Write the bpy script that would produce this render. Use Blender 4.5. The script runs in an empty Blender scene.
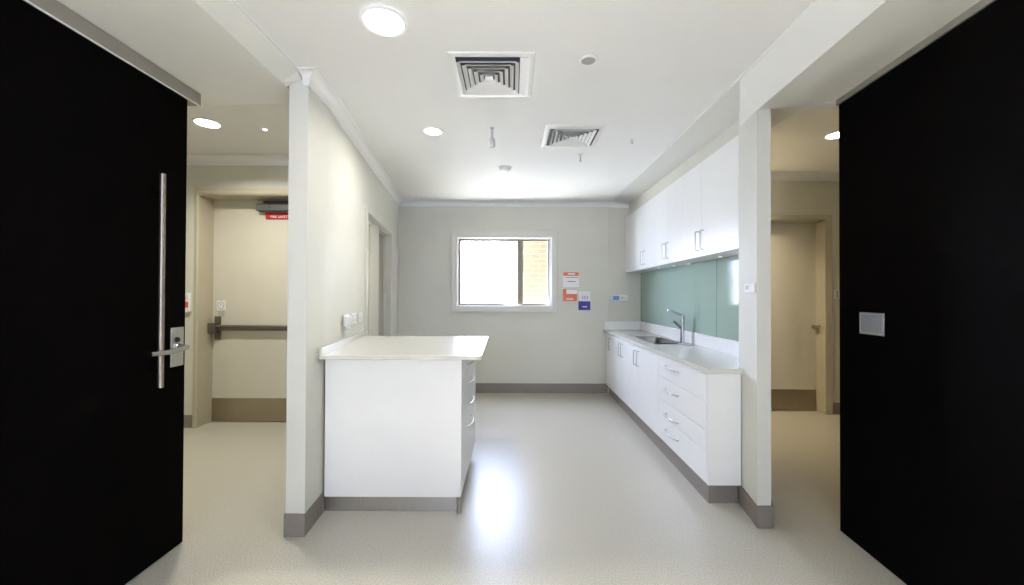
import bpy, bmesh, math
from mathutils import Vector, Matrix
PI = math.pi
S = bpy.context.scene
C = S.collection

# ------------------------------------------------------------------ materials
def nodes(name):
    m = bpy.data.materials.new(name); m.use_nodes = True
    nt = m.node_tree
    return m, nt, nt.nodes['Principled BSDF']

def mat(name, col, rough=.5, metal=0., spec=.5, noise=0., nscale=40., bump=0., bscale=200., coat=0.):
    m, nt, p = nodes(name)
    p.inputs['Base Color'].default_value = (*col, 1)
    p.inputs['Roughness'].default_value = rough
    p.inputs['Metallic'].default_value = metal
    p.inputs['Specular IOR Level'].default_value = spec
    p.inputs['Coat Weight'].default_value = coat
    tc = nt.nodes.new('ShaderNodeTexCoord')
    if noise:
        n = nt.nodes.new('ShaderNodeTexNoise'); n.inputs['Scale'].default_value = nscale; n.inputs['Detail'].default_value = 3
        r = nt.nodes.new('ShaderNodeValToRGB')
        r.color_ramp.elements[0].position = .3; r.color_ramp.elements[1].position = .7
        r.color_ramp.elements[0].color = (*[c*(1-noise) for c in col], 1)
        r.color_ramp.elements[1].color = (*[min(1, c*(1+noise)) for c in col], 1)
        nt.links.new(tc.outputs['Object'], n.inputs['Vector'])
        nt.links.new(n.outputs['Fac'], r.inputs['Fac']); nt.links.new(r.outputs['Color'], p.inputs['Base Color'])
    if bump:
        n2 = nt.nodes.new('ShaderNodeTexNoise'); n2.inputs['Scale'].default_value = bscale
        b = nt.nodes.new('ShaderNodeBump'); b.inputs['Strength'].default_value = bump; b.inputs['Distance'].default_value = .001
        nt.links.new(tc.outputs['Object'], n2.inputs['Vector'])
        nt.links.new(n2.outputs['Fac'], b.inputs['Height']); nt.links.new(b.outputs['Normal'], p.inputs['Normal'])
    return m

def brushed(name, col, rough=.3, axis=0):
    m, nt, p = nodes(name)
    p.inputs['Metallic'].default_value = 1; p.inputs['Roughness'].default_value = rough
    tc = nt.nodes.new('ShaderNodeTexCoord'); mp = nt.nodes.new('ShaderNodeMapping')
    sc = [300, 300, 300]; sc[axis] = 4; mp.inputs['Scale'].default_value = sc
    n = nt.nodes.new('ShaderNodeTexNoise'); n.inputs['Scale'].default_value = 1
    r = nt.nodes.new('ShaderNodeValToRGB')
    r.color_ramp.elements[0].color = (*[c*.88 for c in col], 1); r.color_ramp.elements[1].color = (*[min(1, c*1.1) for c in col], 1)
    L = nt.links.new
    L(tc.outputs['Object'], mp.inputs['Vector']); L(mp.outputs['Vector'], n.inputs['Vector'])
    L(n.outputs['Fac'], r.inputs['Fac']); L(r.outputs['Color'], p.inputs['Base Color'])
    return m

def emit(name, col, s):
    m, nt, p = nodes(name)
    p.inputs['Base Color'].default_value = (.9, .9, .9, 1)
    p.inputs['Emission Color'].default_value = (*col, 1); p.inputs['Emission Strength'].default_value = s
    return m

def glass_mat(name):
    m = bpy.data.materials.new(name); m.use_nodes = True; nt = m.node_tree
    for n in list(nt.nodes): nt.nodes.remove(n)
    o = nt.nodes.new('ShaderNodeOutputMaterial'); mx = nt.nodes.new('ShaderNodeMixShader')
    t = nt.nodes.new('ShaderNodeBsdfTransparent'); g = nt.nodes.new('ShaderNodeBsdfGlossy'); f = nt.nodes.new('ShaderNodeFresnel')
    g.inputs['Roughness'].default_value = .02; f.inputs['IOR'].default_value = 1.45
    t.inputs['Color'].default_value = (.97, .99, .98, 1)
    L = nt.links.new
    ge = nt.nodes.new('ShaderNodeNewGeometry'); iv = nt.nodes.new('ShaderNodeMath'); iv.operation = 'SUBTRACT'; iv.inputs[0].default_value = 1
    mu = nt.nodes.new('ShaderNodeMath'); mu.operation = 'MULTIPLY'
    L(ge.outputs['Backfacing'], iv.inputs[1]); L(iv.outputs[0], mu.inputs[0]); L(f.outputs[0], mu.inputs[1])
    L(mu.outputs[0], mx.inputs[0]); L(t.outputs[0], mx.inputs[1]); L(g.outputs[0], mx.inputs[2]); L(mx.outputs[0], o.inputs[0])
    return m

def floor_mat():
    m, nt, p = nodes('speckled_vinyl'); L = nt.links.new
    tc = nt.nodes.new('ShaderNodeTexCoord')
    n = nt.nodes.new('ShaderNodeTexNoise'); n.inputs['Scale'].default_value = 150; n.inputs['Detail'].default_value = 4
    r = nt.nodes.new('ShaderNodeValToRGB'); e = r.color_ramp.elements
    e[0].position = .34; e[0].color = (.37, .352, .30, 1); e[1].position = .62; e[1].color = (.57, .545, .465, 1)
    b = nt.nodes.new('ShaderNodeBump'); b.inputs['Strength'].default_value = .08; b.inputs['Distance'].default_value = .001
    L(tc.outputs['Object'], n.inputs['Vector']); L(n.outputs['Fac'], r.inputs['Fac']); L(r.outputs['Color'], p.inputs['Base Color'])
    L(n.outputs['Fac'], b.inputs['Height']); L(b.outputs['Normal'], p.inputs['Normal'])
    p.inputs['Roughness'].default_value = .31; p.inputs['Specular IOR Level'].default_value = .5
    return m

def brick_mat():
    m, nt, p = nodes('cream_brick'); L = nt.links.new
    tc = nt.nodes.new('ShaderNodeTexCoord'); mp = nt.nodes.new('ShaderNodeMapping')
    mp.inputs['Rotation'].default_value = (PI/2, 0, 0)
    br = nt.nodes.new('ShaderNodeTexBrick')
    br.inputs['Color1'].default_value = (.034, .026, .014, 1); br.inputs['Color2'].default_value = (.044, .036, .021, 1)
    br.inputs['Mortar'].default_value = (.085, .075, .055, 1); br.inputs['Scale'].default_value = 1
    br.inputs['Mortar Size'].default_value = .007; br.inputs['Brick Width'].default_value = .24; br.inputs['Row Height'].default_value = .086
    L(tc.outputs['Object'], mp.inputs['Vector']); L(mp.outputs['Vector'], br.inputs['Vector']); L(br.outputs['Color'], p.inputs['Base Color'])
    p.inputs['Roughness'].default_value = .9
    return m

M = dict(
    wall=mat('greige_wall_paint', (.63, .62, .545), .6, noise=.02, nscale=3, bump=.1),
    ceil=mat('white_ceiling_paint', (.74, .74, .735), .75, noise=.01, nscale=3, bump=.05),
    wallw=mat('pale_wall_paint', (.64, .64, .58), .6, noise=.015, nscale=3, bump=.08),
    beam=mat('pale_beam_paint', (.66, .66, .63), .6, noise=.01, nscale=3, bump=.05),
    cornice=mat('white_cornice_paint', (.78, .78, .78), .6, bump=.03),
    leaf=mat('taupe_door_paint', (.36, .335, .27), .45, noise=.02, nscale=6),
    trim=mat('cream_gloss_trim', (.50, .46, .355), .35, noise=.02, nscale=8),
    wtrim=mat('pale_window_trim', (.62, .615, .56), .35, noise=.02, nscale=8),
    strip=mat('taupe_head_trim', (.27, .25, .215), .5, noise=.04, nscale=10),
    door=mat('cream_door_paint', (.60, .575, .49), .4, noise=.015, nscale=5),
    lam=mat('white_laminate', (.80, .80, .79), .28, noise=.008, nscale=6),
    carc=mat('gap_shade_carcass', (.35, .35, .36), .5, noise=.01, nscale=6),  # greyed so the gaps between doors and drawers look shaded
    top=mat('stone_white_worktop', (.60, .595, .54), .24, noise=.03, nscale=180),
    base=mat('taupe_vinyl_skirting', (.225, .197, .17), .45, noise=.05, nscale=60),
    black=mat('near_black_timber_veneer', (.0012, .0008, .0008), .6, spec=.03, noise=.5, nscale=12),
    rededge=mat('dark_red_timber_edge', (.022, .004, .004), .5, spec=.1, noise=.3, nscale=30),
    steel=brushed('brushed_steel', (.62, .60, .57), .28, 0),
    steelv=brushed('brushed_steel_upright', (.36, .31, .27), .42, 2), plate2=brushed('lock_plate_steel', (.62, .62, .64), .4, 2),
    kick=brushed('brushed_kick_plate', (.42, .36, .28), .38, 2),
    kickb=brushed('brushed_plinth_metal', (.50, .48, .46), .35, 2),
    chrome=mat('polished_chrome', (.50, .51, .54), .22, metal=1, noise=.02), tapd=mat('dark_chrome', (.20, .20, .22), .3, metal=1, noise=.02),
    nickel=mat('satin_nickel', (.50, .49, .46), .3, metal=1, noise=.02),
    sink=mat('sink_steel', (.27, .25, .22), .3, metal=1, noise=.05, nscale=20),
    splash=mat('sage_green_glass', (.33, .44, .37), .09, spec=.18, noise=.01, nscale=2),
    gedge=mat('dark_glass_edge', (.03, .06, .055), .2, noise=.1),
    plas=mat('white_plastic', (.78, .78, .78), .35, noise=.01),
    dgrey=mat('dark_closer_grey', (.11, .11, .105), .45, noise=.03), bronze=mat('dull_bronze_steel', (.20, .175, .15), .35, metal=.8, noise=.04), plasm=mat('light_grey_plastic', (.5, .5, .5), .5, noise=.02), plasg=mat('grey_plastic', (.33, .33, .34), .5, noise=.03),
    plate=mat('grey_metal_plate', (.28, .29, .33), .38, metal=.3, noise=.04),
    dark=mat('dark_recess', (.02, .02, .02), .7, noise=.1),
    vent=mat('vent_white_enamel', (.74, .74, .74), .4, noise=.01),
    vdark=mat('vent_dark_duct', (.05, .045, .05), .6, noise=.2),
    alu=mat('bronze_aluminium_frame', (.20, .165, .12), .4, metal=.3, noise=.04),
    glass=glass_mat('window_glass'),
    red=mat('sign_red', (.45, .015, .02), .4, noise=.03),
    redo=mat('label_red_orange', (.70, .07, .03), .4, noise=.03),
    white=mat('print_white', (.80, .80, .82), .5, noise=.01),
    orange=mat('print_orange', (.62, .15, .06), .5, noise=.05, nscale=30),
    blue=mat('print_blue', (.03, .03, .27), .5, noise=.05, nscale=30),
    ink=mat('print_ink', (.06, .06, .07), .5, noise=.05),
    inkg=mat('print_grey', (.35, .35, .38), .5, noise=.05),
    screen=mat('blue_display', (.12, .26, .62), .2, noise=.1, nscale=60),
    floor=floor_mat(), brick=brick_mat(),
    ground=mat('pale_concrete', (.68, .66, .60), .9, noise=.06, nscale=4),
    fence=mat('pale_render', (.80, .80, .78), .8, noise=.03, nscale=4),
    lamp=emit('lit_diffuser', (1, .98, .94), 9), spot=emit('lit_led', (1, .93, .8), 25),
    puck=emit('lit_puck', (1, .98, .94), 1.6),
)

# ------------------------------------------------------------------ mesh helpers
class MB:
    def __init__(s): s.bm = bmesh.new()
    def prism(s, pts, z0, z1):
        """plan polygon extruded; z0/z1 numbers or functions of (x,y)"""
        f0 = z0 if callable(z0) else (lambda x, y: z0)
        f1 = z1 if callable(z1) else (lambda x, y: z1)
        lo = [s.bm.verts.new((x, y, f0(x, y))) for x, y in pts]; hi = [s.bm.verts.new((x, y, f1(x, y))) for x, y in pts]
        n = len(pts); s.bm.faces.new(lo[::-1]); s.bm.faces.new(hi)
        for i in range(n): s.bm.faces.new((lo[i], lo[(i+1) % n], hi[(i+1) % n], hi[i]))
        return s
    def box(s, x0, x1, y0, y1, z0, z1):
        return s.prism([(x0, y0), (x1, y0), (x1, y1), (x0, y1)], z0, z1)
    def slab(s, f, d0, d1, y0, y1, z0, z1):
        a, b = min(d0, d1), max(d0, d1)
        return s.prism([(f(y0)+a, y0), (f(y0)+b, y0), (f(y1)+b, y1), (f(y1)+a, y1)], z0, z1)
    def hull(s, pts8):
        v = [s.bm.verts.new(p) for p in pts8]
        for q in ((3, 2, 1, 0), (4, 5, 6, 7), (0, 1, 5, 4), (1, 2, 6, 5), (2, 3, 7, 6), (3, 0, 4, 7)): s.bm.faces.new([v[i] for i in q])
        return s
    def loft(s, rings, closed=True, caps=True):
        R = [[s.bm.verts.new(p) for p in r] for r in rings]; n = len(R[0])
        for a, b in zip(R, R[1:]):
            for i in range(n if closed else n-1):
                s.bm.faces.new((a[i], a[(i+1) % n], b[(i+1) % n], b[i]))
        if caps: s.bm.faces.new(R[0][::-1]); s.bm.faces.new(R[-1])
        return s
    def tube(s, pts, r, n=12):
        P = [Vector(p) for p in pts]; rings = []
        rr = r if isinstance(r, (list, tuple)) else [r]*len(P)
        up = None
        for i, p in enumerate(P):
            t = (P[min(i+1, len(P)-1)] - P[max(i-1, 0)]).normalized()
            if up is None: up = Vector((0, 0, 1)) if abs(t.z) < .9 else Vector((1, 0, 0))
            u = (up - t*up.dot(t)).normalized(); v = t.cross(u); up = u
            rings.append([p + (u*math.cos(a)+v*math.sin(a))*rr[i] for a in [2*PI*k/n for k in range(n)]])
        return s.loft(rings)
    def lathe(s, c, prof, n=32, axis='z'):
        rings = []
        for r, h in prof:
            ring = []
            for k in range(n):
                a = 2*PI*k/n; q = (r*math.cos(a), r*math.sin(a), h)
                if axis == 'x': q = (q[2], q[0], q[1])
                if axis == 'y': q = (q[0], q[2], q[1])
                ring.append(Vector(c)+Vector(q))
            rings.append(ring)
        return s.loft(rings)

def worldloc(o):
    v = Vector((0, 0, 0))
    while o: v += Vector(o.location); o = o.parent
    return v

def obj(name, mb, m, parent=None, bevel=0, seg=2, smooth=None, label=None, origin=None):
    bm = mb.bm
    bmesh.ops.recalc_face_normals(bm, faces=bm.faces)
    off = worldloc(parent) if parent else Vector((0, 0, 0))
    loc = Vector(origin) - off if origin is not None else Vector((0, 0, 0))
    bmesh.ops.translate(bm, verts=bm.verts, vec=-(off+loc))
    me = bpy.data.meshes.new(name); bm.to_mesh(me); bm.free()
    o = bpy.data.objects.new(name, me); C.objects.link(o); me.materials.append(m)
    o.location = loc
    if parent: o.parent = parent
    if bevel:
        b = o.modifiers.new('bevel', 'BEVEL'); b.width = bevel; b.segments = seg; b.limit_method = 'ANGLE'; b.angle_limit = math.radians(40)
    if smooth or bevel:
        for p in me.polygons: p.use_smooth = True
        try:
            w = o.modifiers.new('wn', 'WEIGHTED_NORMAL'); w.keep_sharp = True
            me.set_sharp_from_angle(angle=math.radians(40))
        except Exception: pass
    if label: o['label'] = label
    return o

def thing(name, label, cat, loc, group=None):
    o = bpy.data.objects.new(name, None); C.objects.link(o); o.location = loc; o.empty_display_size = .1
    return tag(o, label, cat, group)
def tag(o, label, cat, group=None):
    o['label'] = label; o['category'] = cat
    if group: o['group'] = group
    return o
def struct(name, mb=None, m=None, parent=None, **k):
    if mb is None:
        o = bpy.data.objects.new(name, None); C.objects.link(o)
    else: o = obj(name, mb, m, parent, **k)
    if not parent: o['kind'] = 'structure'
    return o
def dup(root, loc, label, group=None):
    r = root.copy(); C.objects.link(r); r.location = loc; r['label'] = label
    if group: r['group'] = group
    for ch in list(root.children):
        c = ch.copy(); C.objects.link(c); c.parent = r
        for g in ch.children:
            d = g.copy(); C.objects.link(d); d.parent = c
    return r

# ------------------------------------------------------------------ plan of the place (metres; camera stands at 0,0)
def pw(pts):
    def f(y):
        for (a, xa), (b, xb) in zip(pts, pts[1:]):
            if y <= b or (b, xb) == pts[-1]: return xa + (xb-xa)*(y-a)/(b-a)
    return f
YB = 5.84
XL = pw([(2.353, -1.208), (2.62, -1.224), (YB, -1.664)])
XR = lambda y: 1.865 + .008*(y-3.17)
XF = lambda y: 1.347 + .0201*(y-2.725)
XU = lambda y: 1.59 + .0197*(y-2.79)
XDR = lambda y: 1.982 + .100*(y-2.42)            # right dark door face
CZ = lambda y: 2.716 + .020*(max(y, 2.0)-2.353)
cz = lambda x, y: CZ(y)
WT = 3.0                                          # walls run up past the ceilings

# floor
struct('floor', MB().box(-4.3, 4.6, -2.6, 6.0, -.08, 0), M['floor'])

# ceilings
mb = MB()
mb.prism([(-1.80, 2.353), (1.43, 2.353), (1.50, YB+.1), (-1.80, YB+.1)], cz, 3.05)
mb.prism([(-1.245, -2.5), (1.30, -2.5), (1.34, 2.353), (-1.245, 2.353)], cz, 3.05)
struct('ceiling', mb, M['ceil'])
struct('ceiling_corridor_left', MB().box(-4.2, -1.30, 2.50, 4.3, 2.885, 3.05), M['ceil'])
struct('ceiling_corridor_right', MB().box(1.55, 4.5, 2.50, 4.9, 2.905, 3.05), M['ceil'])

# left dropped soffit over the opening and right one with its raking face
LZ = 2.63
mb = MB().prism([(-1.95, -2.5), (-1.335, -2.5), (-1.335, 2.53), (-1.95, 2.53)], lambda x, y: 2.645-(abs(x)-1.245)*.05, 3.05)
mb.loft([[(-1.335, y, 2.6405), (-1.245, y, 2.6405+k), (-1.245, y, 3.05), (-1.335, y, 3.05)] for y, k in ((-2.5, .065), (2.30, .065), (2.351, .04))])
mb.box(-4.2, -1.95, 2.14, 2.53, 2.63, 3.05)
struct('trim_1', mb, M['beam'])
mb = MB()
def ring_r(y):
    xi = 1.345 + .065*(y-2.353)*.6; xe = 1.505 + .062*(y-2.46)
    xo = (XDR(y) if y > 1.2 else XDR(1.2)) + .06
    return [(xi, y, CZ(y)-.001), (xe, y, 2.562), (xo, y, 2.625), (xo, y, 3.05), (xi, y, 3.05)]
e = ring_r(2.46); e[0] = (1.352, 2.372, CZ(2.37)-.001); e[4] = (1.352, 2.372, 3.05)
mb.loft([ring_r(-2.5), ring_r(1.2), e])
A, B, Cc = (1.352, 2.372, CZ(2.37)-.001), (1.511, 2.46, 2.562), (1.567, 2.745, 2.575)
lo = [mb.bm.verts.new(p) for p in (A, B, Cc)]; hi = [mb.bm.verts.new((p[0], p[1], 3.0)) for p in (A, B, Cc)]
mb.bm.faces.new(lo); mb.bm.faces.new(hi[::-1])
for i in range(3): mb.bm.faces.new((lo[i], hi[i], hi[(i+1) % 3], lo[(i+1) % 3]))
mb.prism([(1.60, 2.46), (4.5, 2.46), (4.5, 2.54), (1.60, 2.54)], 2.61, 3.05)
mb.box(2.03, 4.5, 2.28, 2.46, 2.61, 3.05)
struct('trim_2', mb, M['beam'])
# strip of lower ceiling above the kitchen run, and the bulkhead over the wall cupboards
def ring_k(y):
    return [(1.355+.025*(y-2.46), y, CZ(y)-.002), (XU(y)+.005, y, CZ(y)-.035), (XR(y)+.1, y, CZ(y)-.035), (XR(y)+.1, y, 3.0), (1.355+.025*(y-2.46), y, 3.0)]
struct('trim_3', MB().loft([ring_k(2.375), ring_k(YB+.05)]), M['beam'])
mb = MB().slab(XU, .05, .2, 2.76, YB, 2.50, lambda x, y: CZ(y)-.02)
struct('trim_4', mb, M['wall'])
# bright bead along the two ceiling edges
mb = MB()
mb.loft([[(x+dx, y, CZ(y)+dz) for dx, dz in ((-.005, .004), (.005, .004), (.005, -.009), (-.005, -.009))] for x, y in ((1.32, -2.4), (1.345, 2.353), (1.352, 2.46), (1.44, YB-.07))])
mb.loft([[(x+dx, y, CZ(y)+dz) for dx, dz in ((-.005, .004), (.005, .004), (.005, -.009), (-.005, -.009))] for x, y in ((-1.245, -2.4), (-1.245, 2.34))])
struct('trim_5', mb, M['cornice'])

# walls
mb = MB()
mb.slab(XL, 0, -.112, 2.353, 2.62, 0, lambda x, y: 2.70)
mb.slab(XL, 0, -.112, 2.62, 3.80, 0, WT)
mb.slab(XL, 0, -.112, 3.80, 5.16, 2.23, WT)
mb.slab(XL, 0, -.112, 5.16, YB+.1, 0, WT)
struct('wall_left', mb, M['wallw'])

WX0, WX1, WZ0, WZ1 = -.803, .577, 1.262, 2.262
mb = MB()
mb.box(-1.95, WX0, YB, YB+.16, 0, WT); mb.box(WX1, 2.2, YB, YB+.16, 0, WT)
mb.box(WX0, WX1, YB, YB+.16, 0, WZ0); mb.box(WX0, WX1, YB, YB+.16, WZ1, WT)
mb.box(1.402, 2.2, YB-.008, YB, 0, 2.75)          # slight set-forward of the lining at the kitchen end
struct('wall_back', mb, M['wall'])

mb = MB().prism([(1.507, 2.46), (1.592, 2.46), (1.74, 2.72), (1.92, 3.0), (1.96, 3.05), (2.10, YB+.1), (XR(YB), YB+.1), (XR(3.02), 3.02), (1.71, 2.765), (1.567, 2.765)], 0, 2.90)
struct('wall_right', mb, M['wallw'])

def holed(mb, x0, x1, y0, y1, hx0, hx1, hz):
    mb.box(x0, hx0, y0, y1, 0, WT); mb.box(hx1, x1, y0, y1, 0, WT); mb.box(hx0, hx1, y0, y1, hz, WT); return mb
struct('wall_corridor_left', holed(MB(), -4.2, -1.52, 4.26, 4.56, -3.36, -2.25, 2.50), M['wall'])
struct('wall_corridor_right', holed(MB(), 1.99, 4.5, 4.84, 5.1, 2.75, 3.83, 2.37), M['wall'])
struct('wall_light_stop_left', MB().box(-4.2, -1.9, 4.57, 4.67, -.05, WT), M['wall'])  # unseen backing, added to stop sun leaking round the left corridor door
struct('wall_light_stop_right', MB().box(2.1, 4.5, 5.11, 5.2, -.05, WT), M['wall'])  # same added light stop behind the right corridor door
mb = MB().box(-4.3, -4.2, 2.1, 4.56, 0, WT); mb.box(-4.2, -1.94, 2.05, 2.15, 0, WT)
struct('wall_corridor_left_end', mb, M['wall'])
mb = MB().box(4.5, 4.6, 2.2, 5.1, 0, WT); mb.box(2.03, 4.5, 2.2, 2.30, 0, WT)
struct('wall_corridor_right_end', mb, M['wall'])
struct('wall_near_left', MB().box(-2.04, -1.94, -2.5, 2.15, 0, WT), M['wall'])
struct('wall_near_right', MB().prism([(XDR(1.2)+.055, -2.5), (XDR(1.2)+.16, -2.5), (XDR(1.2)+.16, 1.2), (XDR(2.30)+.155, 2.30), (XDR(2.30)+.055, 2.30), (XDR(1.2)+.055, 1.2)], 0, WT), M['wall'])
mb = MB(); RW0, RW1 = -1.15, .35
mb.box(-2.04, RW0, -2.6, -2.5, 0, WT); mb.box(RW1, 2.04, -2.6, -2.5, 0, WT)
mb.box(RW0, RW1, -2.6, -2.5, 0, 1.45); mb.box(RW0, RW1, -2.6, -2.5, 2.25, WT)
struct('wall_rear', mb, M['wall'])
# roof slab that closes the building (its underside is above every ceiling)
struct('ceiling_roof', MB().box(-4.4, 4.7, -2.7, 6.05, 3.06, 3.16), M['ceil'])

# cornices
def cornice(p0, p1, nrm, z0, z1, drop, proj, mit0=0, mit1=0):
    """cove from p0 to p1 along a wall; nrm points into the room"""
    prof = [(0, .0), (0, -1), (.10, -1), (.18, -.80)] + [(.18+.72*(1-math.cos(a)), -.80+.68*math.sin(a)) for a in [PI/2*k/6 for k in range(1, 7)]] + [(1, -.08), (1, 0)]
    d = (Vector(p1)-Vector(p0)).normalized(); n = Vector(nrm).normalized(); rings = []
    for p, z, mt in ((p0, z0, mit0), (p1, z1, mit1)):
        rings.append([(p[0]+n.x*u*proj+d.x*mt*u*proj, p[1]+n.y*u*proj+d.y*mt*u*proj, z+.002+v*drop) for u, v in prof])
    return MB().loft(rings)
nL = (1, .0) 
cl = cornice((XL(2.353), 2.353), (XL(2.62), 2.62), nL, CZ(2.353), CZ(2.62), .072, .075, -1, 0)
cr = cornice((-1.235, 2.353), (-1.208, 2.353), (0, -1), CZ(2.353), CZ(2.353), .072, .075, 0, 1)
struct('trim_15', cr, M['cornice'])
struct('trim_6', cl, M['cornice'])
struct('trim_7', cornice((XL(2.62), 2.62), (XL(YB), YB), nL, CZ(2.62), CZ(YB), .072, .078, 0, -1), M['cornice'])
struct('trim_8', cornice((-1.664, YB), (1.402, YB), (0, -1), CZ(YB), CZ(YB), .074, .078, 1, 0), M['cornice'])
struct('trim_9', cornice((1.39, YB-.008), (1.93, YB-.008), (0, -1), CZ(YB)-.005, CZ(YB)-.03, .07, .075), M['cornice'])
struct('trim_10', cornice((-4.2, 4.26), (-1.5, 4.26), (0, -1), 2.885, 2.885, .095, .08), M['cornice'])
struct('trim_11', cornice((1.99, 4.84), (4.5, 4.84), (0, -1), 2.905, 2.905, .092, .08), M['cornice'])

# skirtings
BH = .135
def skirt(name, mb): struct(name, mb, M['base'], bevel=.003)
mb = MB().prism([(XL(2.353)-.118, 2.341), (XL(2.353)+.006, 2.341), (XL(2.62)+.006, 2.60), (XL(2.62), 2.60), (XL(2.353), 2.353), (XL(2.353)-.112, 2.353), (XL(2.7)-.112, 2.7), (XL(2.7)-.118, 2.7)], 0, .133)
skirt('baseboard_left', mb)
mb = MB().slab(XL, 0, .01, 5.22, YB, 0, BH); skirt('baseboard_left_far', mb)
skirt('baseboard_back', MB().box(-1.64, 1.40, YB-.012, YB, 0, .140))
mb = MB().prism([(1.500, 2.448), (1.600, 2.448), (1.70, 2.64), (1.692, 2.64), (1.592, 2.459), (1.507, 2.459), (1.563, 2.745), (1.554, 2.745)], 0, .133)
skirt('baseboard_right', mb)
mb = MB().box(-4.2, -3.375, 4.248, 4.26, 0, BH); skirt('baseboard_corridor_left', mb)
mb = MB().box(3.86, 4.5, 4.828, 4.84, 0, BH); skirt('baseboard_corridor_right', mb)

# ------------------------------------------------------------------ window 1 (back)
w = struct('window_1')
mb = MB()
def frame_ring(mb, x0, x1, z0, z1, wd, y0, y1):
    l, r, b, t = wd
    mb.box(x0, x0+l, y0, y1, z0, z1); mb.box(x1-r, x1, y0, y1, z0, z1)
    mb.box(x0+l, x1-r, y0, y1, z0, z0+b); mb.box(x0+l, x1-r, y0, y1, z1-t, z1); return mb
frame_ring(mb, -.883, .657, 1.176, 2.374, (.080, .080, .086, .112), YB-.032, YB)
obj('casing', mb, M['wtrim'], w, bevel=.003)
mb = frame_ring(MB(), WX0, WX1, WZ0, WZ1, (.012, .012, .012, .012), YB-.012, YB+.10)
obj('window_reveal', mb, M['cornice'], w)
fx0, fx1 = WX0+.014, WX1-.034
mb = frame_ring(MB(), fx0, fx1, WZ0+.012, WZ1-.012, (.032, .022, .028, .032), YB+.055, YB+.105)
mb.box(.076, .160, YB+.045, YB+.10, WZ0+.03, WZ1-.03)
obj('window_frame', mb, M['alu'], w, bevel=.002)
obj('window_side_bead', MB().box(fx1, fx1+.022, YB+.02, YB+.105, WZ0+.012, WZ1-.012), M['wtrim'], w)
obj('pane', MB().box(fx0+.03, .087, YB+.076, YB+.080, WZ0+.03, WZ1-.03), M['glass'], w)
obj('pane', MB().box(.153, fx1-.02, YB+.066, YB+.070, WZ0+.03, WZ1-.03), M['glass'], w)
# window 2, in the wall behind the camera
w = struct('window_2')
mb = frame_ring(MB(), RW0, RW1, 1.45, 2.25, (.04,)*4, -2.58, -2.53)
for k in (1, 2): mb.box(RW0+(RW1-RW0)*k/3-.025, RW0+(RW1-RW0)*k/3+.025, -2.58, -2.53, 1.49, 2.21)
obj('window_frame', mb, M['alu'], w)
obj('pane', MB().box(RW0+.03, RW1-.03, -2.557, -2.553, 1.48, 2.22), M['glass'], w)

# outdoors
tag(obj('paved_yard', MB().box(-9, 12, 6.0, 20, -.12, -.02), M['ground']), 'pale concrete yard outside the window', 'paving')['kind'] = 'structure'
tag(obj('brick_building', MB().box(.155, 6, 7.0, 9.5, -.05, 4.2), M['brick']), 'cream brick building outside the right half of the window', 'building')
tag(obj('brick_shade_slab', MB().box(.0, 6, 6.05, 7.0, 2.95, 3.05), M['fence']), 'unseen roof slab added to shade the brick building', 'roof')  # unseen slab, added to keep daylight off the bricks
tag(obj('boundary_fence', MB().box(-8, .1, 13, 13.2, -.05, 2.1), M['fence']), 'pale rendered boundary wall far outside the left half of the window', 'fence')

# ------------------------------------------------------------------ door frames / doors of the setting
# door 3: recessed door in the left kitchen wall
d = struct('door_3')
mb = MB()
mb.slab(XL, -.125, .018, 3.735, 3.812, 0, 2.275); mb.slab(XL, -.125, .018, 5.148, 5.215, 0, 2.275); mb.slab(XL, -.125, .018, 3.812, 5.148, 2.20, 2.275)
mb.slab(XL, -.10, -.06, 3.812, 5.148, 2.165, 2.2); mb.slab(XL, -.125, -.10, 3.812, 5.148, 2.165, 2.2); mb.slab(XL, -.10, -.06, 5.112, 5.148, 0, 2.2)
obj('door_frame', mb, M['wtrim'], d, bevel=.003)
obj('door_leaf', MB().slab(XL, -.125, -.085, 3.812, 5.145, .01, 2.19), M['leaf'], d)

# door 4: fire door at the left corridor end
d = struct('door_4')
mb = MB()
for x0, x1 in ((-3.375, -3.275), (-2.26, -2.17)):
    mb.box(x0, x1 if x0 > -3 else -3.33, 4.238, 4.262, 0, 2.475)
mb.box(-3.375, -2.17, 4.238, 4.262, 2.475, 2.545)
mb.box(-3.365, -3.335, 4.26, 4.50, 0, 2.50); mb.box(-2.29, -2.25, 4.26, 4.50, 0, 2.46); mb.box(-3.335, -2.29, 4.26, 4.50, 2.470, 2.505)
mb.box(-3.352, -3.338, 4.232, 4.24, 0, 2.49); mb.box(-3.352, -2.2, 4.232, 4.24, 2.49, 2.503)
obj('door_frame', mb, M['trim'], d, bevel=.004)
leaf = obj('door_leaf', MB().box(-3.333, -2.29, 4.46, 4.50, .012, 2.468), M['door'], d)
obj('kick_plate', MB().box(-3.331, -2.292, 4.456, 4.46, .012, .262), M['kick'], d)
# panic bar
pb = obj('panic_bar', MB().tube([(-3.30, 4.40, 1.065), (-2.31, 4.40, 1.055)], .016, 14).box(-3.32, -2.30, 4.405, 4.425, 1.015, 1.075), M['bronze'], d, bevel=.003)
obj('latch_case', MB().box(-3.325, -3.26, 4.37, 4.457, .985, 1.10), M['bronze'], pb, bevel=.006)
obj('latch_plate', MB().box(-3.305, -3.235, 4.448, 4.457, .91, 1.17), M['bronze'], pb, bevel=.003)
obj('latch_keep', MB().box(-3.365, -3.335, 4.235, 4.26, .985, 1.085), M['nickel'], pb, bevel=.003)
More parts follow.
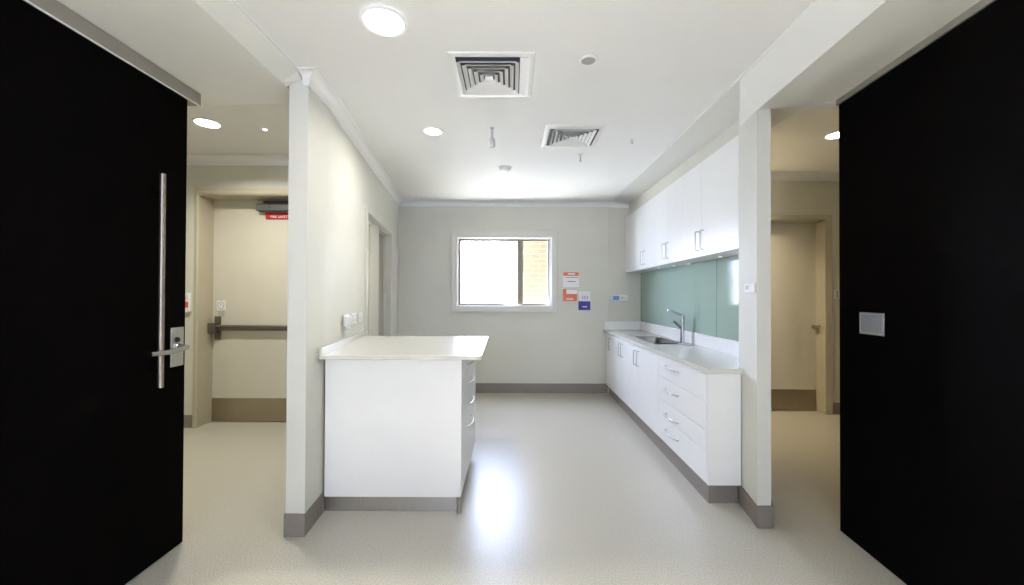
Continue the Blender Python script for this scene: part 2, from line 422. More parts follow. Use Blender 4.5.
# small white sign with a round mark
sg = obj('door_sign', MB().box(-3.285, -3.19, 4.45, 4.459, 1.235, 1.345), M['white'], d, bevel=.002, label='small white square sign with a dark ring mark')
ringpts = [(-3.237+.033*math.cos(a)*(1 if math.sin(a) > -.2 else .85), 4.449, 1.292+.038*math.sin(a)) for a in [2*PI*k/24 for k in range(25)]]
mb = MB().tube(ringpts, .0035, 6); mb.box(-3.241, -3.233, 4.447, 4.450, 1.288, 1.315)
obj('sign_mark', mb, M['inkg'], sg)
obj('sign_backing', MB().box(-3.27, -3.195, 4.452, 4.459, 1.18, 1.232), M['trim'], d)
# closer
cb = obj('door_closer', MB().box(-2.82, -2.28, 4.385, 4.456, 2.335, 2.415), M['dgrey'], d, bevel=.012)
obj('closer_arm', MB().box(-2.72, -2.30, 4.36, 4.385, 2.424, 2.440).box(-2.44, -2.40, 4.35, 4.40, 2.40, 2.44), M['dark'], cb)
obj('closer_screw', MB().lathe((-2.665, 4.383, 2.375), [(.009, -.003), (.009, .003)], 14, 'y'), M['dark'], cb)
rs = obj('red_sign', MB().box(-2.75, -2.28, 4.448, 4.458, 2.255, 2.328), M['red'], d, bevel=.004, label='red fire door sign with small white lettering')
def text(name, s, size, loc, rot, m, parent, ext=.0008, align='CENTER'):
    cu = bpy.data.curves.new(name, 'FONT'); cu.body = s; cu.size = size; cu.extrude = ext; cu.align_x = align; cu.align_y = 'CENTER'
    tmp = bpy.data.objects.new(name+'_src', cu); C.objects.link(tmp)
    me = bpy.data.meshes.new_from_object(tmp.evaluated_get(bpy.context.evaluated_depsgraph_get()))
    C.objects.unlink(tmp); bpy.data.objects.remove(tmp)
    o = bpy.data.objects.new(name, me); C.objects.link(o); me.materials.clear(); me.materials.append(m)
    o.parent = parent; o.location = Vector(loc)-worldloc(parent); o.rotation_euler = rot
    return o
text('lettering', 'FIRE SAFETY DOOR', .040, (-2.52, 4.447, 2.280), (PI/2, 0, 0), M['white'], rs)

# door 5: right corridor door
d = struct('door_5')
mb = MB()
mb.box(3.775, 3.862, 4.818, 4.842, 0, 2.345); mb.box(2.66, 3.862, 4.818, 4.842, 2.345, 2.405)
mb.box(3.785, 3.84, 4.84, 5.03, 0, 2.37); mb.box(2.75, 3.785, 4.84, 5.03, 2.335, 2.375); mb.box(2.66, 2.76, 4.818, 4.842, 0, 2.30)
obj('door_frame', mb, M['trim'], d, bevel=.004)
leaf = obj('door_leaf', MB().box(2.765, 3.783, 4.98, 5.02, .012, 2.333), M['door'], d)
obj('kick_plate', MB().box(2.77, 3.78, 4.975, 4.98, .012, .265), M['kick'], d)
hd = obj('door_lock', MB().box(3.725, 3.775, 4.90, 4.978, 1.025, 1.075), M['nickel'], d, bevel=.008)
obj('strike', MB().box(3.800, 3.818, 4.810, 4.82, .98, 1.06), M['nickel'], hd)

# door 1: near-black leaf standing open on the left
XD = -1.868
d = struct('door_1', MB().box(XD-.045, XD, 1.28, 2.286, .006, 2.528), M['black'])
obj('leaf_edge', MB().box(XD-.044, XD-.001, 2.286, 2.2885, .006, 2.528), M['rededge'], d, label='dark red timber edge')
ph = obj('pull_handle', MB().tube([(XD+.058, 2.066, .93), (XD+.058, 2.066, 2.035)], .013, 16), M['steelv'], d, smooth=True, label='long brushed steel pull bar')
mb = MB()
for z in (1.02, 1.94): mb.tube([(XD, 2.066, z), (XD+.05, 2.066, z)], .006, 12)
obj('standoff', mb, M['black'], ph, smooth=True)
pl = obj('lock_plate', MB().box(XD, XD+.007, 2.188, 2.272, 1.012, 1.228), M['plate2'], d, bevel=.002, label='brushed steel lock plate')
obj('turn_snib', MB().lathe((XD+.007, 2.222, 1.160), [(.014, 0), (.014, .008), (.010, .014)], 20, 'x'), M['dark'], pl, smooth=True)
obj('lever', MB().tube([(XD+.005, 2.228, 1.122), (XD+.050, 2.228, 1.121), (XD+.068, 2.220, 1.120), (XD+.074, 2.195, 1.118), (XD+.074, 2.09, 1.108), (XD+.072, 1.99, 1.112)], [.013, .013, .013, .014, .014, .012], 14), M['chrome'], pl, smooth=True, label='satin lever handle')
obj('lever_rose', MB().lathe((XD+.007, 2.228, 1.122), [(.020, 0), (.020, .008), (.016, .012)], 24, 'x'), M['chrome'], pl, smooth=True)
struct('trim_12', MB().prism([(-1.94, -2.4), (XD+.004, -2.4), (XD+.004, 2.38), (-1.94, 2.38)], 2.537, lambda x, y: 2.64-.05*(abs(x)-1.245)), M['strip'])
struct('trim_13', MB().box(XD+.0, XD+.006, -2.4, 2.38, 2.531, 2.537), M['cornice'])

# door 2: near-black leaf on the right
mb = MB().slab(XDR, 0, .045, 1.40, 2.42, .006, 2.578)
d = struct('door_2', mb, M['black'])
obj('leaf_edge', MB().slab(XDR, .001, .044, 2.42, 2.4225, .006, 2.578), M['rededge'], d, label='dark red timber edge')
pl = obj('push_plate', MB().slab(XDR, -.006, 0, 2.092, 2.258, 1.207, 1.327), M['plate'], d, bevel=.0015, label='grey rectangular metal plate')
obj('plate_rim', MB().slab(XDR, -.0075, -.005, 2.100, 2.250, 1.214, 1.217).slab(XDR, -.0075, -.005, 2.100, 2.250, 1.317, 1.320).slab(XDR, -.0075, -.005, 2.100, 2.103, 1.217, 1.317).slab(XDR, -.0075, -.005, 2.247, 2.250, 1.217, 1.317), M['steel'], pl)
mb = MB().slab(XDR, -.004, .05, 1.2, 2.44, 2.583, 2.618)
struct('trim_14', mb, M['strip'])

# ------------------------------------------------------------------ left bench
XB = lambda y: -.322 + .003*(y-2.6)
xl = lambda y: XL(y) + .004
bc = thing('bench_cabinet', 'white freestanding-end bench cabinet against left wall, drawers facing the kitchen aisle', 'cabinet', (-.78, 3.1, 0))
obj('carcass', MB().prism([(xl(2.63), 2.625), (-.345, 2.625), (-.345, 3.585), (xl(3.585), 3.585)], .108, 1.009), M['carc'], bc)
obj('end_panel', MB().prism([(xl(2.62)+.012, 2.597), (-.325, 2.597), (-.325, 2.622), (xl(2.62)+.012, 2.622)], .108, 1.009), M['lam'], bc, bevel=.001)
obj('plinth', MB().prism([(xl(2.66)+.01, 2.628), (-.36, 2.628), (-.40, 3.56), (xl(3.56)+.01, 3.56)], .0, .108), M['kickb'], bc, label='brushed metal plinth')
obj('corner_foot', MB().tube([(-.338, 2.612, 0), (-.338, 2.612, .108)], .014, 16), M['nickel'], bc, smooth=True, label='round metal corner foot')
def bow(parent, x, side, y0, y1, z, rise=.03, m='nickel', r=.005):
    """bow handle running along y, standing off the face at x in direction side"""
    pts = [(x, y0, z)]
    for k in range(9):
        t = k/8; pts.append((x+side*(.012+rise*math.sin(PI*t)**.6), y0+(y1-y0)*t, z))
    pts.append((x, y1, z))
    return obj('handle', MB().tube(pts, r, 10), M[m], parent, smooth=True)
zs = [1.008, .865, .72, .565, .110]
for i in range(4):
    z1, z0 = zs[i]-.0015, zs[i+1]+.0015
    dr = obj('drawer', MB().prism([(-.343, 2.625), (-.325, 2.625), (-.322, 3.583), (-.343, 3.583)], z0, z1), M['lam'], bc, bevel=.001)
    hz = (.918, .775, .625, .468)[i]
    bow(dr, -.323, 1, 2.90, 3.16, hz, .024)
T = 1.037
wt = thing('worktop', 'pale worktop of the left bench with small upstand along the wall', 'worktop', (-.75, 3.1, 1.012))
obj('top', MB().prism([(-1.197, 2.49), (-.186, 2.49), (-.212, 3.70), (XL(3.70)+.003, 3.70), (XL(2.62)+.003, 2.62), (-1.205, 2.62)], T-.027, T), M['top'], wt, bevel=.003)
obj('upstand', MB().prism([(-1.197, 2.492), (-1.180, 2.492), (-1.190, 2.62), (XL(3.70)+.020, 3.70), (XL(3.70)+.003, 3.70), (XL(2.62)+.003, 2.62), (-1.205, 2.62)], T, T+.046), M['top'], wt, bevel=.002)

# ------------------------------------------------------------------ right bench: four base units + worktop
XC = lambda y: 1.327 + .01325*(y-2.715)        # door faces
def base_unit(label, y0, y1, cat='cabinet'):
    o = thing('base_cabinet', label, cat, (1.6, (y0+y1)/2, 0), 'base cabinets along the right wall')
    if y0 < 3:
        pts = [(XC(y0)+.02, y0+.018), (1.545, y0+.018), (1.553, 2.772), (1.70, 2.772), (XR(3.02)-.010, 3.035), (XR(y1)-.006, y1-.001), (XC(y1)+.02, y1-.001)]
    else:
        pts = [(XC(y0)+.02, y0+.001), (XR(y0)-.006, y0+.001), (XR(y1)-.006, y1-.001), (XC(y1)+.02, y1-.001)]
    cm = MB().prism(pts, .135, .888 if (y0 < 3 or y1 > 5.5) else .742)
    if 3 < y0 < 5: cm.slab(XC, .020, .036, y0+.001, y1-.001, .742, .888)      # front rail before the sink bowl
    obj('carcass', cm, M['carc'], o)
    k0 = y0+.03 if y0 < 3 else y0+.0005
    obj('plinth', MB().prism([(XF(k0), k0), (1.548 if y0 < 3 else 1.60, k0), (1.548 if y0 < 3 else 1.60, y1-.0005), (XF(y1), y1-.0005)], 0, .135), M['base'], o)
    return o
def vhandle(parent, f, y, z0, z1, side=-1, off=.030, r=.0048):
    x = f(y)
    mb = MB().tube([(x, y, z0+.008), (x+side*(off-.006), y, z0+.008), (x+side*off, y, z0+.013), (x+side*off, y, z1-.013), (x+side*(off-.006), y, z1-.008), (x, y, z1-.008)], r, 10)
    return obj('handle', mb, M['nickel'], parent, smooth=True)
DU = base_unit('white base cabinet with four wide drawers at near end of right bench', 2.715, 3.67)
obj('end_panel', MB().prism([(XC(2.7)+.002, 2.714), (1.553, 2.714), (1.556, 2.732), (XC(2.73)+.002, 2.732)], .135, .890), M['lam'], DU, bevel=.001, label='white laminate end panel')
zz = [.886, .695, .497, .356, .137]
for i in range(4):
    dr = obj('drawer', MB().slab(XC, 0, .019, 2.735, 3.668, zz[i+1]+.0022, zz[i]-.0022), M['lam'], DU, bevel=.0012)
    bow(dr, XC(3.34), -1, 3.20, 3.46, (.812, .615, .400, .262)[i], .024, r=.0055)
units = [('white two-door base cabinet beside the drawers of the right bench', 3.67, 4.62, [(3.67, 4.28, 4.235), (4.28, 4.62, 4.335)]),
         ('white two-door base cabinet under the sink end of the right bench', 4.62, 5.24, [(4.62, 4.92, 4.885), (4.92, 5.24, 4.985)]),
         ('narrow white single-door base cabinet in the far corner by the back wall', 5.24, 5.815, [(5.24, 5.60, 5.52), ])]
for lb, y0, y1, ds in units:
    u = base_unit(lb, y0, y1)
    for a, b, hy in ds:
        dd = obj('door', MB().slab(XC, 0, .019, a+.0018, b-.0018, .137, .886), M['lam'], u, bevel=.001)
        vhandle(dd, XC, hy, .665, .835)
    if y1 > 5.7: obj('filler', MB().slab(XC, 0, .019, 5.6015, 5.814, .137, .886), M['lam'], u)
# worktop with cut-out for the sink
ZT = .927
wk = thing('worktop', 'long pale worktop of the right bench with tall white upstand and sink', 'worktop', (1.6, 4.2, ZT-.035))
xw = lambda y: 1.311 + .006*(y-2.69)
SX0, SX1, SY0, SY1 = 1.455, 1.80, 4.06, 4.86
mb = MB()
mb.prism([(xw(2.685), 2.685), (1.549, 2.685), (1.562, 2.755), (1.572, 2.769), (1.70, 2.769), (XR(3.02)-.006, 3.035), (XR(SY0)-.004, SY0), (xw(SY0), SY0)], ZT-.035, ZT)
mb.prism([(xw(SY1), SY1), (XR(SY1)-.004, SY1), (XR(5.828)-.004, 5.828), (xw(5.828), 5.828)], ZT-.035, ZT)
mb.prism([(xw(SY0), SY0), (SX0, SY0), (SX0, SY1), (xw(SY1), SY1)], ZT-.035, ZT)
mb.prism([(SX1, SY0), (XR(SY0)-.004, SY0), (XR(SY1)-.004, SY1), (SX1, SY1)], ZT-.035, ZT)
bmesh.ops.remove_doubles(mb.bm, verts=mb.bm.verts, dist=.0001)
obj('top', mb, M['top'], wk)
obj('upstand', MB().slab(XR, -.004, -.022, 3.04, 5.828, ZT, ZT+.118), M['lam'], wk, bevel=.002, label='white upstand along the wall')
obj('upstand', MB().box(xw(5.8)+.01, XR(5.8)-.024, 5.810, 5.830, ZT, ZT+.118), M['lam'], wk, bevel=.002)
# sink
sk = thing('sink', 'stainless steel inset sink bowl let into right worktop', 'sink', (1.63, 4.46, ZT))
def rrect(x0, x1, y0, y1, r, z, n=6):
    out = []
    for cx, cy, a0 in ((x1-r, y1-r, 0), (x0+r, y1-r, PI/2), (x0+r, y0+r, PI), (x1-r, y0+r, 1.5*PI)):
        for k in range(n+1):
            a = a0+PI/2*k/n; out.append((cx+r*math.cos(a), cy+r*math.sin(a), z))
    return out
mb = MB().loft([rrect(1.445, 1.79, 4.12, 4.87, .03, ZT+.0012), rrect(1.447, 1.788, 4.122, 4.868, .03, ZT+.004), rrect(1.475, 1.76, 4.155, 4.84, .05, ZT+.003),
                rrect(1.480, 1.755, 4.16, 4.835, .05, ZT-.01), rrect(1.49, 1.745, 4.17, 4.825, .06, ZT-.15), rrect(1.53, 1.70, 4.22, 4.78, .06, ZT-.165)], caps=False)
mb.bm.faces.new([v for v in mb.bm.verts][-28:])
obj('bowl', mb, M['sink'], sk, smooth=True, label='dark polished sink bowl')
obj('tap_ledge', MB().loft([rrect(1.70, XR(4.1)-.03, 3.965, 4.16, .04, ZT+.0008), rrect(1.702, XR(4.1)-.032, 3.967, 4.158, .04, ZT+.004)]), M['sink'], sk)
obj('waste', MB().lathe((1.61, 4.48, ZT-.164), [(.042, 0), (.042, .003), (.030, .001)], 24), M['chrome'], sk)
# tap
TX, TY = 1.775, 4.165
tp = thing('mixer_tap', 'tall chrome mixer tap with angled spout behind the sink', 'tap', (TX, TY, ZT))
obj('tap_body', MB().lathe((TX, TY, ZT), [(.027, .0045), (.027, .012), (.020, .016), (.020, .288), (.016, .296)], 24), M['chrome'], tp, smooth=True)
obj('spout', MB().tube([(TX, TY, ZT+.285), (TX-.045, TY-.0, ZT+.305), (TX-.145, TY+.02, ZT+.350)], [.013, .012, .010], 16).tube([(TX-.140, TY+.02, ZT+.352), (TX-.142, TY+.02, ZT+.330)], .009, 12), M['chrome'], tp, smooth=True)
obj('lever', MB().tube([(TX-.012, TY, ZT+.158), (TX-.03, TY, ZT+.168), (TX-.095, TY, ZT+.232)], [.013, .010, .008], 12), M['tapd'], tp, smooth=True)

# splashback glass panels
for y0, y1, lb in ((3.633, 5.826, 'large sage green glass splashback panel behind the tap'), (3.04, 3.628, 'smaller sage green glass splashback panel next to the wall nib')):
    sp = thing('splashback_panel', lb, 'splashback', (XR((y0+y1)/2), (y0+y1)/2, ZT+.12))
    obj('glass_sheet', MB().slab(XR, -.010, -.003, y0, y1, ZT+.120, 1.753), M['splash'], sp)
    e = y0 if y1 > 5 else y1
    obj('glass_edge', MB().slab(XR, -.0112, -.003, (y1-.012 if y1 > 5 else y1-.001), (y1 if y1 > 5 else y1+.004), ZT+.12, 1.753), M['gedge'], sp)
# ------------------------------------------------------------------ wall cupboards
UZ0, UZ1 = 1.757, 2.552
def uz1(x, y): return 2.552+.0*(y)
ups = [('white overhead cupboard nearest the wall nib, with two tall doors', 2.772, 3.77, [(2.772, 3.38, 3.34), (3.38, 3.77, 3.43)]),
       ('middle white overhead cupboard of the row above the splashback', 3.77, 4.55, [(3.77, 4.17, 4.13), (4.17, 4.55, 4.235)]),
       ('white overhead cupboard of the row farthest from the nib, against the back wall', 4.55, 5.822, [(4.55, 4.93, 4.895), (4.93, 5.32, 4.985)])]
for lb, y0, y1, ds in ups:
    u = thing('wall_cupboard', lb, 'cupboard', (1.72, (y0+y1)/2, UZ0), 'overhead cupboards above the right bench')
    if y0 < 3:
        pts = [(XU(y0)+.019, y0), (1.70, y0), (XR(3.02)-.008, 3.035), (XR(y1)-.006, y1-.001), (XU(y1)+.019, y1-.001)]
    else: pts = [(XU(y0)+.019, y0+.001), (XR(y0)-.006, y0+.001), (XR(y1)-.006, y1-.001), (XU(y1)+.019, y1-.001)]
    obj('carcass', MB().prism(pts, UZ0, UZ1-.003), M['lam'], u)
    for a, b, hy in ds:
        dd = obj('door', MB().slab(XU, 0, .018, a+.0015, b-.0015, UZ0-.004, UZ1), M['lam'], u, bevel=.001)
        vhandle(dd, XU, hy, 1.80, 1.975, off=.032)
    if y1 > 5.5: obj('filler', MB().slab(XU, 0, .018, 5.3215, 5.82, UZ0-.004, UZ1), M['lam'], u, bevel=.001)
# puck lights
pk0 = thing('puck_light', 'small round puck light under the near overhead cupboard, largest of the four', 'light', (1.765, 3.39, UZ0), 'puck lights under the overhead cupboards')
obj('rim', MB().lathe((1.765, 3.39, UZ0), [(.024, -.0005), (.024, -.006), (.019, -.008)], 24), M['nickel'], pk0, smooth=True)
obj('lens', MB().lathe((1.765, 3.39, UZ0), [(.018, -.0065), (.018, -.0090), (.012, -.010)], 24), M['puck'], pk0, smooth=True)
for x, y, l in ((1.82, 4.12, 'second puck light from the nib, under the overhead cupboards'), (1.79, 4.42, 'third puck light from the nib, under the overhead cupboards'), (1.735, 4.72, 'puck light farthest from the nib, under the overhead cupboards')):
    dup(pk0, (x, y, UZ0), l)

# ------------------------------------------------------------------ ceiling fittings
def downlight(x, y, z, r, label, cat='downlight', group=None):
    t = thing('downlight', label, cat, (x, y, z), group)
    obj('rim', MB().lathe((x, y, z), [(r*.80, .01), (r*.83, -.006), (r*.93, -.010), (r, -.004), (r, .002)], 40), M['cornice'], t, smooth=True)
    obj('diffuser', MB().lathe((x, y, z), [(r*.84, .004), (r*.84, -.0065), (r*.5, -.0085), (.002, -.009)], 40), M['lamp'], t, smooth=True)
    return t
def lamp(x, y, z, power, size, spread=150, col=(1, .97, .92)):
    l = bpy.data.lights.new('downlight_glow', 'AREA'); l.shape = 'DISK'; l.size = size; l.energy = power; l.color = col; l.spread = math.radians(spread)
    o = bpy.data.objects.new('downlight_glow', l); o.location = (x, y, z); C.objects.link(o); return o
G = 'round ceiling downlights'
downlight(-.612, 1.885, CZ(1.885), .108, 'large round lit downlight in the near part of the ceiling, above the left bench', group=G)
downlight(-.64, 3.20, CZ(3.2), .078, 'smaller lit round downlight in the main ceiling beyond the near vent', group=G)
downlight(-2.62, 3.42, 2.885, .105, 'lit round downlight in left corridor ceiling beside the dark door', group=G)
downlight(2.985, 3.66, 2.905, .10, 'lit round downlight in right corridor ceiling beside the dark door', group=G)
lamp(-.612, 1.885, CZ(1.885)-.014, 2.5, .17, col=(1, .96, .88)); lamp(-.64, 3.2, CZ(3.2)-.014, 8, .12, 168, (1, .96, .88))
for x, y in ((-.62, .25), (.62, .25), (-.62, -1.3), (.62, -1.3)):  # extra downlights out of view, added to brighten the room from behind
    downlight(x, y, CZ(y), .10, 'unseen downlight added behind the viewpoint to brighten the room', group=G)
    lamp(x, y, CZ(y)-.014, 20, .17, 72, (1, .96, .90))
lamp(-2.62, 3.42, 2.87, 17, .16, col=(1, .95, .84)); lamp(2.985, 3.66, 2.89, .5, .15, col=(1, .78, .52))
t = thing('spotlight', 'tiny bright led spot in left corridor ceiling above the fire door', 'light', (-2.2, 3.54, 2.885))
obj('rim', MB().lathe((-2.2, 3.54, 2.885), [(.024, -.0005), (.024, -.006), (.016, -.007)], 20), M['cornice'], t)
obj('lens', MB().lathe((-2.2, 3.54, 2.885), [(.014, -.006), (.014, -.009), (.008, -.011)], 20), M['spot'], t)
t = thing('spotlight', 'small downlight hidden over the right corridor door', 'light', (2.28, 4.30, 2.905))
obj('rim', MB().lathe((2.28, 4.30, 2.905), [(.04, -.0005), (.04, -.006), (.03, -.007)], 20), M['cornice'], t)
obj('lens', MB().lathe((2.28, 4.30, 2.905), [(.028, -.006), (.028, -.009), (.008, -.011)], 20), M['puck'], t)
lamp(2.28, 4.30, 2.88, 16, .05, 110, (1, .82, .57)).rotation_euler = (math.radians(32), 0, 0)

def vent(x, y, s, label, side):
    """square four-way ceiling diffuser: rim, nested louvres, dark duct"""
    z = CZ(y); t = thing('air_vent', label, 'vent', (x, y, z), 'square ceiling air diffusers')
    def sq(h, zz, ox=0): return [(x-h+ox, y-h, zz), (x+h+ox, y-h, zz), (x+h+ox, y+h, zz), (x-h+ox, y+h, zz)]
    mb = MB().loft([sq(s*.84, z-.001), sq(s*.84, z-.008), sq(s*.90, z-.010), sq(s*.99, z-.007), sq(s, z-.001)], caps=False)
    obj('rim', mb, M['vent'], t)
    obj('duct', MB().loft([sq(s*.86, z-.0015), sq(s*.86, z-.003)]), M['vdark'], t, label='dark duct behind louvres')
    n = 5; ox = -side*s*.10
    for k in range(n):
        h = s*(.72-.13*k); zo = z-.004-.000*k
        mb = MB().loft([sq(h-s*.062, z-.004, ox), sq(h-s*.067, z-.0045, ox), sq(h+s*.010, z-.024, ox), sq(h+s*.016, z-.023, ox)], caps=False)
        bm = mb.bm; 
        obj('louvre', mb, M['vent'], t)
    obj('centre_plate', MB().loft([sq(s*.075, z-.006, ox), sq(s*.10, z-.017, ox)]), M['vent'], t)
    if side: obj('blank_panel', MB().box(x+s*.66 if side > 0 else x-s*.84, x+s*.84 if side > 0 else x-s*.66, y-s*.84, y+s*.84, z-.012, z-.002), M['vent'], t)
    return t
vent(-.117, 2.363, .238, 'larger looking square ceiling vent nearest the camera with dark louvres', 1)
vent(.490, 3.30, .234, 'square ceiling vent farther back and right of the first', 0)

z = CZ(2.21)
t = thing('ceiling_speaker', 'round white rimmed grey speaker disc right of near vent', 'speaker', (.415, 2.19, z))
obj('rim', MB().lathe((.415, 2.19, z), [(.036, -.004), (.040, -.012), (.050, -.010), (.053, -.001)], 32), M['plas'], t, smooth=True)
obj('grille', MB().lathe((.415, 2.19, z), [(.038, -.002), (.037, -.008), (.002, -.0085)], 32), M['plasg'], t, smooth=True)
z = CZ(3.13)
t = thing('pendant_sensor', 'short white rod sensor hanging from the ceiling between the two vents', 'sensor', (-.16, 3.13, z))
obj('stem', MB().lathe((-.16, 3.13, z), [(.016, -.001), (.016, -.010), (.008, -.014), (.008, -.095)], 20), M['plasm'], t, smooth=True)
obj('head', MB().lathe((-.16, 3.13, z), [(.009, -.078), (.021, -.092), (.024, -.130), (.026, -.143), (.022, -.156), (.012, -.160)], 24), M['plasm'], t, smooth=True)
z = CZ(4.17)
t = thing('smoke_detector', 'round white smoke detector on the ceiling nearest the window', 'detector', (-.08, 4.17, z))
obj('base', MB().lathe((-.08, 4.17, z), [(.072, -.001), (.072, -.012), (.066, -.014)], 32), M['plas'], t, smooth=True)
obj('head', MB().lathe((-.08, 4.17, z), [(.062, -.013), (.060, -.026), (.040, -.040), (.015, -.044)], 32), M['plas'], t, smooth=True)
z = CZ(3.75)
t = thing('sprinkler', 'tiny pendant sprinkler just behind the farther vent', 'sprinkler', (.638, 3.75, z))
obj('escutcheon', MB().lathe((.638, 3.75, z), [(.022, -.001), (.020, -.008), (.008, -.010)], 20), M['plas'], t, smooth=True)
obj('nozzle', MB().lathe((.638, 3.75, z), [(.006, -.009), (.006, -.06), (.013, -.062), (.013, -.066), (.004, -.072)], 16), M['plasm'], t, smooth=True)
z = CZ(3.37)
t = thing('sprinkler', 'tiny white sprinkler on the ceiling nearest the overhead cupboards', 'sprinkler', (1.01, 3.37, z))
obj('escutcheon', MB().lathe((1.01, 3.37, z), [(.020, -.001), (.018, -.010), (.008, -.014)], 20), M['plas'], t, smooth=True)
obj('nozzle', MB().lathe((1.01, 3.37, z), [(.006, -.012), (.006, -.03), (.014, -.032), (.004, -.036)], 16), M['plasm'], t, smooth=True)

# ------------------------------------------------------------------ on the walls
def wx(px, Y=YB): return (px-512)/400*Y
def wz(py, px, Y=YB): return 1.41-(py-296-(px-512)*.004)/400*Y
def rect(px0, px1, py0, py1, Y, d0, d1):
    return MB().box(wx(px0), wx(px1), Y-d1, Y-d0, wz(py1, px0), wz(py0, px0))
t = thing('notice', 'white notice with an orange header strip, topmost on the back wall', 'notice', (wx(571), YB, wz(287, 571)))
obj('sheet', rect(563, 578.9, 272, 287, YB, .001, .004), M['white'], t)
obj('header', rect(563.2, 578.7, 272.2, 275.9, YB, .004, .005), M['orange'], t, label='orange header strip')
mb = rect(568, 575, 273.2, 274.6, YB, .005, .0058)
obj('header_print', mb, M['white'], t)
obj('print', rect(567.5, 575.5, 281.2, 281.9, YB, .004, .0048).box(wx(565.5), wx(578), YB-.0046, YB-.004, wz(277.8, 563), wz(277.3, 563)), M['ink'], t)
t = thing('notice', 'orange leaflet with white corner panel below the white notice', 'notice', (wx(570), YB, wz(301, 570)))
obj('sheet', rect(563, 577, 289, 301, YB, .001, .004), M['orange'], t)
obj('print', rect(566.3, 577, 289.5, 294, YB, .004, .005).box(wx(566.5), wx(573), YB-.005, YB-.004, wz(299.7, 563), wz(298.2, 563)), M['white'], t)
t = thing('notice', 'white and blue notice lowest and rightmost of the back wall papers', 'notice', (wx(584), YB, wz(310, 584)))
obj('sheet', rect(578.6, 590.2, 291.4, 310, YB, .001, .004), M['white'], t)
obj('blue_half', rect(578.4, 590.3, 301.2, 310, YB, .0035, .005), M['blue'], t, label='blue lower half')
mb = MB()
for a, b in ((582.2, 583.2), (584, 584.8), (585.4, 586.2), (587, 588)): mb.box(wx(a), wx(b), YB-.0048, YB-.004, wz(299.5, 578), wz(295.8+(a % 1), 578))
obj('print', mb, M['inkg'], t)
obj('footer_print', rect(582.3, 587, 306.2, 307.2, YB, .005, .0056), M['white'], t)
YK = YB-.008
t = thing('thermostat', 'white oblong wall control with small blue screen above bench end', 'thermostat', (wx(618), YK, wz(301.5, 618)))
obj('case', rect(609.6, 627, 295, 301.3, YK, 0, .024), M['plas'], t, bevel=.012, seg=3)
obj('screen', rect(612.5, 618.6, 296, 300, YK, .0235, .0255), M['screen'], t, label='blue display')
obj('buttons', rect(621, 622.2, 297, 299, YK, .0235, .0255), M['inkg'], t)

# light switch on the nib
nx = lambda y: 1.507 + (y-2.46)*(.060/.305)
t = thing('light_switch', 'white double light switch on the inner face of the right wall nib', 'switch', (nx(2.58), 2.58, 1.43))
obj('mounting_block', MB().slab(nx, -.020, 0, 2.490, 2.605, 1.435, 1.495), M['plas'], t, bevel=.003)
obj('plate', MB().slab(nx, -.025, -.019, 2.492, 2.603, 1.437, 1.493), M['white'], t, bevel=.002)
obj('rocker', MB().slab(nx, -.028, -.024, 2.560, 2.570, 1.457, 1.482), M['plasg'], t)
obj('rocker', MB().slab(nx, -.028, -.024, 2.532, 2.542, 1.457, 1.482), M['plasg'], t)
# power outlets on the left wall
def outlet(y0, y1, z0, z1, label, plug=False):
    t = thing('power_outlet', label, 'outlet', (XL((y0+y1)/2), (y0+y1)/2, z0), 'power outlets above the left worktop')
    obj('plate', MB().slab(XL, .001, .014, y0, y1, z0, z1), M['plas'], t, bevel=.003)
    ym = (y0+y1)/2
    for yy in (ym-.03, ym+.03):
        obj('switch_rocker', MB().slab(XL, .013, .019, yy-.007, yy+.007, z1-.028, z1-.012), M['white'], t)
    for yy in (ym-.035, ym+.035):
        mb = MB()
        for dy in (-.009, .009): mb.slab(XL, .0135, .0148, yy+dy-.002, yy+dy+.002, z0+.022, z0+.034)
        mb.slab(XL, .0135, .0148, yy-.002, yy+.002, z0+.010, z0+.019)
        obj('socket_slots', mb, M['inkg'], t)
    return t
outlet(3.035, 3.17, 1.176, 1.262, 'double power outlet nearest the camera above left worktop, plugged adaptor beside it')
outlet(3.24, 3.38, 1.176, 1.262, 'middle power outlet of the three above the left worktop')
outlet(3.47, 3.61, 1.180, 1.258, 'power outlet above left worktop closest to the door frame')
t = thing('plug_adaptor', 'boxy white plug adaptor in the outlet nearest the camera', 'plug', (XL(3.0), 3.0, 1.17))
obj('housing', MB().slab(XL, .016, .052, 2.985, 3.075, 1.178, 1.255), M['plas'], t, bevel=.005)
obj('plug_foot', MB().slab(XL, .018, .046, 3.03, 3.10, 1.150, 1.178), M['white'], t, bevel=.004)
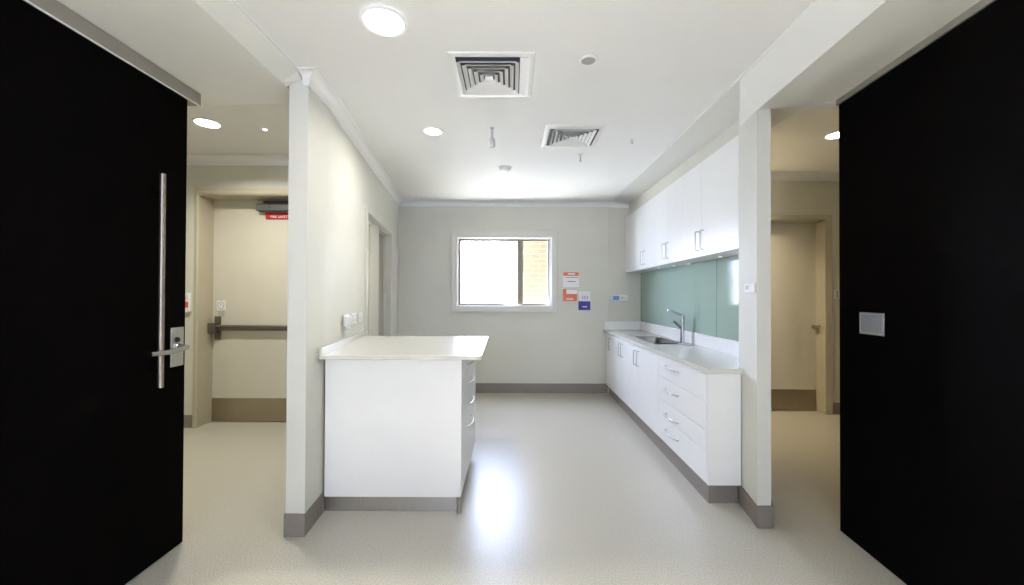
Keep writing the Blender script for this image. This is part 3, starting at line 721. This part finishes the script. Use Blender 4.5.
# call-point on left corridor wall and switch on right one
t = thing('call_point', 'white wall unit with red label, half hidden behind left dark door', 'alarm', (-3.50, 4.26, 1.22))
obj('case', MB().box(-3.56, -3.405, 4.225, 4.26, 1.225, 1.43), M['plas'], t, bevel=.006)
obj('red_label', MB().box(-3.55, -3.42, 4.222, 4.2255, 1.275, 1.335), M['redo'], t, label='red label')
text('lettering', 'FIRE', .042, (-3.49, 4.2215, 1.303), (PI/2, 0, 0), M['white'], t)
text('symbol', 'on', .035, (-3.46, 4.2240, 1.375), (PI/2, 0, 0), M['ink'], t)
t = thing('light_switch', 'white single light switch on the right corridor wall beside the door frame', 'switch', (3.94, 4.84, 1.38))
obj('plate', MB().box(3.875, 4.01, 4.828, 4.84, 1.392, 1.502), M['plas'], t, bevel=.002)
obj('rocker', MB().box(3.918, 3.932, 4.822, 4.829, 1.405, 1.488), M['plasg'], t)

# ------------------------------------------------------------------ light
W = bpy.data.worlds.new('World'); S.world = W; W.use_nodes = True
bg = W.node_tree.nodes['Background']; bg.inputs['Color'].default_value = (.62, .69, 1.0, 1); bg.inputs['Strength'].default_value = 20.0
def portal(x0, x1, z0, z1, y, inward):
    l = bpy.data.lights.new('window_portal', 'AREA'); l.shape = 'RECTANGLE'; l.size = x1-x0; l.size_y = z1-z0
    l.cycles.is_portal = True
    o = bpy.data.objects.new('window_portal', l); C.objects.link(o); o.location = ((x0+x1)/2, y, (z0+z1)/2)
    o.rotation_euler = (PI/2*(1 if inward > 0 else -1), 0, 0)
portal(WX0, WX1, WZ0, WZ1, YB+.14, -1)
portal(RW0, RW1, 1.45, 2.25, -2.62, 1)
sl = bpy.data.lights.new('sun', 'SUN'); sl.energy = 300; sl.angle = math.radians(1); sl.color = (1, .98, .95)
so = bpy.data.objects.new('sun', sl); C.objects.link(so)
dv = Vector((.62, -.10, -.78)).normalized(); so.rotation_euler = dv.to_track_quat('-Z', 'Y').to_euler(); so.location = (-5, 8, 8)

# ------------------------------------------------------------------ camera
cd = bpy.data.cameras.new('camera'); cam = bpy.data.objects.new('camera', cd); C.objects.link(cam)
cd.sensor_width = 36; cd.lens = 400/1024*36; cd.clip_start = .05
R = Matrix.Rotation(math.radians(90.5), 4, 'X') @ Matrix.Rotation(math.radians(.23), 4, 'Z')
cam.matrix_world = Matrix.Translation((0, 0, 1.41)) @ R
S.camera = cam
S.view_settings.view_transform = 'Standard'; S.view_settings.look = 'None'; S.view_settings.gamma = 1
S.view_settings.exposure = 0.86; S.view_settings.use_curve_mapping = False
